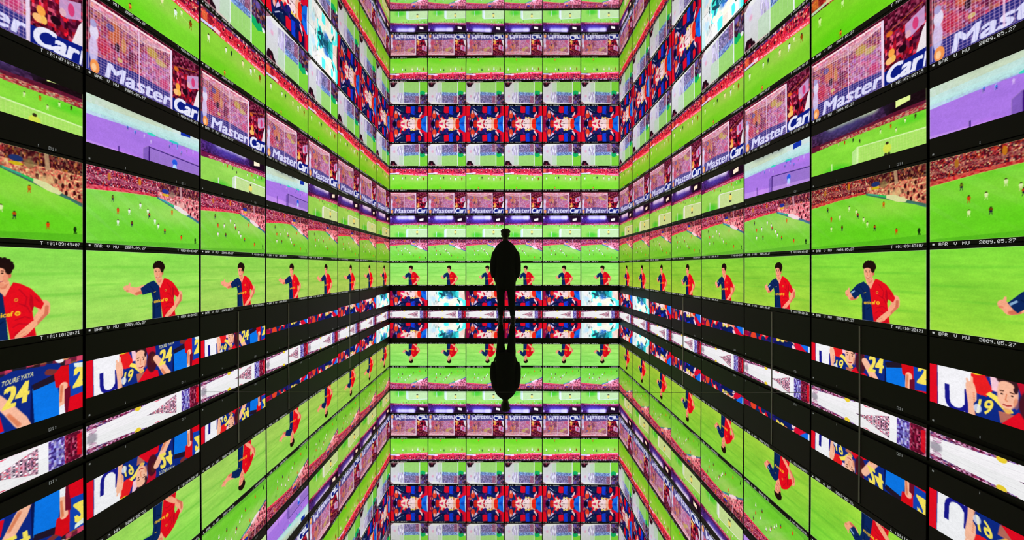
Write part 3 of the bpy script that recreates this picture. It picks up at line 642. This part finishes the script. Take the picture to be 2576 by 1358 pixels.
def add_screen(side, k, row):
    """k: 0 nearest .. 7 farthest on the side walls, 0 left .. 5 right on the back wall"""
    seq = k if side == 'L' else (k + 1 if side == 'R' else None)
    step = 1 if side != 'B' and k <= 3 else 2
    top, bot, slot = ROWS[row]; v0, v1 = 0., 1.; img = None; kind = row; key = row
    far = side == 'B'
    if row == 'player': img = {'L': L_ME, 'B': B_ME, 'R': R_ME}[side]; key = row + side
    elif row == 'pitch': img = PI
    elif row == 'board': img = MC
    elif row == 'stand': img = RG
    elif row == 'net': img = NT[side]; key = row + side
    elif row == 'huddle':
        inv = (side == 'L' and k == 4) or (side == 'R' and k == 3)
        img = HI if inv else HD; v0 = .19; key = 'inverse' if inv else 'huddle'; kind = 'inverse_top' if inv else 'huddle'
    elif row == 'flood':
        a, b = (top, bot) if far else CROP_F[min(seq, 7)]
        inv = not far and seq in (1, 3)
        img = PU if inv else FL; key = 'purple' if inv else 'flood'; kind = key
        v0 = (a - top) / (bot - top); v1 = (b - top) / (bot - top); top, bot = a, b
    elif row == 'low':
        a, b = (57.3, 95.4) if far else CROP_C[min(seq, 7)]
        if far: kind = 'lowinverse' if k in (1, 5) else 'lowhuddle'
        elif seq <= 3 and not (side == 'L' and seq == 3): kind = 'letter'
        else: kind = 'lowinverse' if seq == 7 and not (side == 'R' and k == 7) else 'lowhuddle'
        if side == 'R' and k == 2: kind = 'lowhuddle'
        img = {'letter': LT, 'lowhuddle': HD, 'lowinverse': HI}[kind]; key = kind
        v0 = (a - 50) / 54.2; v1 = (b - 50) / 54.2; top, bot = a, b
    # where the column stands
    if side == 'B':
        loc = Vector((-XW + (k + .5) * P, YO, 0)); rz = 0; ym = YB
        where = '%s from %s, back wall' % (ORD[k] if k < 3 else ORD[5 - k], 'left' if k < 3 else 'right')
        if k in (0, 5): where = '%s on back wall' % ('leftmost' if k == 0 else 'rightmost')
    else:
        ym = (1.62 + k + .5) * P; loc = Vector((-XO if side == 'L' else XO, ym, 0)); rz = math.pi / 2 if side == 'L' else -math.pi / 2
        wn = 'left' if side == 'L' else 'right'
        where = 'nearest the camera, %s wall' % wn if k == 0 else ('at the back corner, %s wall' % wn if k == 7 else '%s nearest, %s wall' % (ORD[k], wn))
    if row == 'goal':
        zf = floor_z(ym); base = zf - .006; htop = 12.2 * U + zf; ptop = 9.6 * U + zf; pbot = floor_z(ym - P / 2) if side != 'B' else -.004
        pbot = min(pbot, zf - .004); img = GO; v0, v1 = 0, 1; key = 'goal'; slot_h = htop - base
        pz0, ph = pbot - base, ptop - pbot
    else:
        base = Z(slot); slot_h = Z(SLOT_TOP[row]) - base
        if row == 'low': slot_h -= 0
        pz0 = Z(bot) - base; ph = Z(top) - Z(bot)
    loc.z = base
    root = bpy.data.objects.new('video_screen', None); COL.objects.link(root)
    root.empty_display_size = .1; root.location = loc; root.rotation_euler = (0, 0, rz)
    text, grp = KIND[kind]
    root['label'] = '%s, %s' % (text, where); root['category'] = 'screen'; root['group'] = grp
    new_obj('housing', housing_mesh(slot_h - .0015), None, root)
    d = new_obj('display', display_mesh(key, img, v0, v1, ph, step), None, root)
    d.location = (0, -D - .0012, pz0)
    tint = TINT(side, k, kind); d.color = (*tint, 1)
    if row in CAPS:
        dim = row in ('flood', 'low'); vz = {'flood': -77.2, 'low': 101.6}.get(row, bot + .75)
        groups = {'caption_marker': '#', 'match_caption': 'BVM', 'date_caption': '2', 'time_caption': 'T:O'}
        for nm, firsts in groups.items():
            part = [c_ for c_ in CAPS[row] if c_[0][0] in firsts]
            if not part: continue
            me = caption_mesh('%s_%s' % (row, nm), part)
            if not me.materials: me.materials.append(M_CAPDIM if dim else M_CAP)
            c = new_obj(nm, me, None, root)
            c.location = (0, -D - .0016, Z(vz) - base)
    return root
def TINT(side, k, kind):
    green = kind in ('pitch', 'stand', 'player', 'flood')
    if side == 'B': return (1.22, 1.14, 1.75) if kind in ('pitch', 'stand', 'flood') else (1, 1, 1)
    if green and kind != 'player' and k <= 1: return (.80, .95, .45) if side == 'R' or k == 0 else (.98, 1, .98)
    if green and k >= 2: return (1.06 + .03 * min(k - 2, 3), .93 - .035 * (k - 2), 1.0 - .05 * (k - 2))
    if kind in ('board', 'net', 'huddle') and k >= 5: return (.88, .85, .86)
    return (1, 1, 1)

for side, ks in (('L', range(8)), ('B', range(6)), ('R', range(8))):
    for k in ks:
        s_far = 1.0 if side == 'B' else 9.62 / (2.62 + k)      # scale at the far edge of the column
        for row in ('huddle', 'net', 'stand', 'board', 'flood', 'pitch', 'player', 'low', 'goal'):
            if row != 'goal' and ROWS[row][1] * s_far < -700: continue        # above the picture frame
            add_screen(side, k, row)

# ---------------------------------------------------------------- the person watching the wall
def ring(bm, c, rx, ry, n=20, tilt=None, p=2.2):
    vs = []
    for i in range(n):
        a = 2 * math.pi * i / n; ca, sa = math.cos(a), math.sin(a)
        x = math.copysign(abs(ca) ** (2 / p), ca) * rx; y = math.copysign(abs(sa) ** (2 / p), sa) * ry
        v = Vector((x, y, 0))
        if tilt is not None: v = tilt @ v
        vs.append(bm.verts.new(Vector(c) + v))
    return vs
def loft(bm, rings, n=20, cap=True, p=2.2, follow=False):
    R = []
    for i, (c, rx, ry) in enumerate(rings):
        tilt = None
        if follow:
            a = Vector(rings[max(i - 1, 0)][0]); b = Vector(rings[min(i + 1, len(rings) - 1)][0])
            d = (b - a).normalized(); tilt = Vector((0, 0, -1)).rotation_difference(d).to_matrix()
        R.append(ring(bm, c, rx, ry, n, tilt, p))
    for a, b in zip(R, R[1:]):
        for i in range(n): bm.faces.new((a[i], a[(i + 1) % n], b[(i + 1) % n], b[i]))
    if cap: bm.faces.new(R[0][::-1]); bm.faces.new(R[-1])
def fuse(bm, name, voxel, smooth=2, parent=None, mat=None, wrinkle=None):
    bmesh.ops.recalc_face_normals(bm, faces=bm.faces[:])
    me = bm_to_mesh(name, bm); o = bpy.data.objects.new(name, me); COL.objects.link(o)
    r = o.modifiers.new('r', 'REMESH'); r.mode = 'VOXEL'; r.voxel_size = voxel; r.use_smooth_shade = True
    s = o.modifiers.new('s', 'SMOOTH'); s.factor = .5; s.iterations = smooth
    if wrinkle:
        t = bpy.data.textures.new('folds', 'CLOUDS'); t.noise_scale = wrinkle[0]
        dm = o.modifiers.new('d', 'DISPLACE'); dm.texture = t; dm.strength = wrinkle[1]; dm.mid_level = .5
    dg = bpy.context.evaluated_depsgraph_get(); dg.update()
    m2 = bpy.data.meshes.new_from_object(o.evaluated_get(dg)); m2.name = name
    bpy.data.objects.remove(o)
    m2.materials.clear(); m2.materials.append(mat)
    for p_ in m2.polygons: p_.use_smooth = True
    o2 = bpy.data.objects.new(name, m2); COL.objects.link(o2); o2.parent = parent
    return o2
PY = 7.43
person = bpy.data.objects.new('person', None); COL.objects.link(person)
person.location = (.024, PY, floor_z(PY))
person.scale = (1, 1, 1.015)
person['label'] = 'person in a long dark coat standing with back turned, facing the back wall'; person['category'] = 'person'
# limbs: feet, legs (facing +Y)
FL_ = {-1: (-.095, .03), 1: (.148, -.02)}      # foot x, y
def leg_rings(s, grow=0.0, z0=.05):
    fx, fy = FL_[s]; hx = s * .095
    q = [(.93, .098, .105), (.78, .092, .098), (.62, .080, .085), (.50, .066, .070), (.42, .062, .066), (.30, .056, .062), (.18, .043, .048), (.09, .038, .044), (z0, .04, .05)]
    return [((hx + (fx - hx) * (1 - z / .93) ** .9, fy * (1 - z / .93), z), rx + grow, ry + grow) for z, rx, ry in q if z >= z0]
def arm_pts(s): return [Vector((s * .150, 0, 1.40)), Vector((s * .208, -.005, 1.30)), Vector((s * .238, -.015, 1.12)), Vector((s * .243, .005, .98)), Vector((s * .228, .04, .84))]
bm = bmesh.new()
loft(bm, [((0, 0, .84), .14, .10), ((0, 0, .95), .165, .115), ((0, 0, 1.08), .14, .10), ((0, 0, 1.25), .16, .11), ((0, 0, 1.40), .165, .105), ((0, 0, 1.475), .12, .08), ((0, .0, 1.53), .058, .058), ((0, .008, 1.62), .053, .056)])
loft(bm, [((0, .03, 1.575), .030, .035), ((0, .032, 1.60), .050, .060), ((0, .028, 1.64), .066, .080), ((0, .022, 1.69), .074, .092), ((0, .015, 1.73), .076, .097), ((0, .010, 1.77), .066, .085), ((0, .008, 1.80), .035, .05)])
for s in (-1, 1):
    loft(bm, leg_rings(s), 16)
    a = arm_pts(s); loft(bm, [(a[0], .055, .055), (a[1], .050, .050), (a[2], .040, .042), (a[3], .037, .038), (a[4], .026, .030)], 14, follow=True)
    fx, fy = FL_[s]; loft(bm, [((fx, fy - .06, .05), .032, .03), ((fx, fy + .02, .045), .038, .035), ((fx + s * .01, fy + .10, .03), .042, .022), ((fx + s * .012, fy + .17, .025), .03, .015)], 12, follow=True)
    # ears, eye sockets are on the far side
    loft(bm, [((s * .074, .010, 1.715), .008, .018), ((s * .082, .006, 1.70), .010, .022), ((s * .078, .010, 1.672), .007, .012)], 8)
    loft(bm, [((s * .028, .105, 1.712), .012, .010), ((s * .028, .108, 1.702), .010, .008)], 8)
    # hand: palm, four curled fingers, thumb at its side
    wv = a[4]; dn = Vector((-s * .32, .32, -1)).normalized(); out = Vector((0, 1, .1)).normalized(); inn = Vector((-s, 0, 0))
    loft(bm, [(wv, .017, .030), (wv + dn * .03, .016, .038), (wv + dn * .075, .015, .043), (wv + dn * .092, .012, .040)], 12, follow=True)
    for j, (off, L) in enumerate(((.030, .072), (.010, .082), (-.011, .077), (-.031, .060))):
        p0 = wv + dn * .085 + out * off; p1 = p0 + dn * L * .45; p2 = p1 + (dn + inn * .6).normalized() * L * .33; p3 = p2 + (dn * .5 + inn).normalized() * L * .26
        loft(bm, [(p0, .0092, .0092), (p1, .0086, .0086), (p2, .0078, .0078), (p3, .006, .006)], 8, follow=True)
    t0 = wv + dn * .03 + out * .034; t1 = t0 + (dn + out * .9).normalized() * .035; t2 = t1 + (dn + out * .2).normalized() * .03
    loft(bm, [(t0, .012, .012), (t1, .0105, .0105), (t2, .008, .008)], 8, follow=True)
loft(bm, [((0, .112, 1.705), .008, .008), ((0, .124, 1.682), .010, .012), ((0, .130, 1.665), .013, .012), ((0, .112, 1.655), .012, .008)], 8)       # nose
loft(bm, [((0, .104, 1.640), .022, .008), ((0, .108, 1.634), .024, .009), ((0, .104, 1.628), .020, .007)], 8)      # lips
fuse(bm, 'body', .0052, 2, person, M_SKIN)
# hair: bushy, with a rough outline
bm = bmesh.new()
r2 = np.random.default_rng(5)
loft(bm, [((0, -.035, 1.635), .050, .042), ((0, -.03, 1.662), .070, .070), ((0, -.018, 1.70), .082, .092), ((0, -.008, 1.75), .093, .102), ((0, 0, 1.785), .086, .094), ((0, 0, 1.805), .062, .070)])
for i in range(90):
    a = r2.random() * 6.283; e = r2.random() * 1.25 + .1
    c = Vector((math.cos(a) * math.cos(e) * .086, math.sin(a) * math.cos(e) * .090, 1.735 + math.sin(e) * .068))
    if c.y > .05 and c.z < 1.775: continue
    bmesh.ops.create_icosphere(bm, subdivisions=1, radius=.013 + .012 * r2.random(), matrix=Matrix.Translation(c))
fuse(bm, 'hair', .0055, 1, person, M_HAIR, (.03, .008))
# coat: trunk, sleeves and stand collar fused
bm = bmesh.new()
loft(bm, [((0, 0, .62), .192, .135), ((0, 0, .70), .200, .138), ((0, 0, .86), .206, .140), ((0, 0, 1.02), .206, .138), ((0, 0, 1.18), .214, .140), ((0, 0, 1.33), .225, .138), ((0, 0, 1.42), .215, .130), ((0, 0, 1.475), .180, .115), ((0, 0, 1.515), .140, .10), ((0, 0, 1.55), .095, .088), ((0, 0, 1.575), .062, .068)], 28, p=2.4)
for s in (-1, 1):
    a = arm_pts(s)
    loft(bm, [(a[0] + Vector((-s * .03, 0, .01)), .075, .085), (a[1], .078, .088), (a[2], .074, .080), (a[3], .068, .074), (a[4] + Vector((0, 0, .01)), .055, .060)], 16, follow=True)
fuse(bm, 'coat', .0085, 4, person, M_COAT, (.11, .014))
bm = bmesh.new()
loft(bm, [((0, 0, .80), .165, .115), ((0, 0, .90), .17, .12), ((0, 0, 1.0), .16, .11)], 20)
for s in (-1, 1): loft(bm, [((c[0], c[1], c[2]), rx + .008, ry + .010) for c, rx, ry in leg_rings(s, .006, .07)], 16)
fuse(bm, 'trousers', .0085, 3, person, M_TROUSER, (.08, .010))
for s in (-1, 1):
    fx, fy = FL_[s]; bm = bmesh.new()
    loft(bm, [((fx, fy - .085, .045), .030, .045), ((fx, fy - .05, .05), .042, .05), ((fx, fy + .02, .048), .044, .048), ((fx + s * .008, fy + .10, .035), .049, .035), ((fx + s * .010, fy + .17, .028), .042, .026), ((fx + s * .010, fy + .195, .022), .022, .018)], 16, follow=True, p=2.6)
    loft(bm, [((fx, fy - .02, .05), .045, .055), ((fx, fy - .02, .10), .043, .052)], 16)
    for v in bm.verts: v.co.z = max(v.co.z, .002)
    loft(bm, [((fx + s * .006, fy + .05, .0), .050, .142), ((fx + s * .006, fy + .05, .018), .050, .142)], 24, p=2.6)
    fuse(bm, 'shoe', .005, 1, person, M_SHOE)
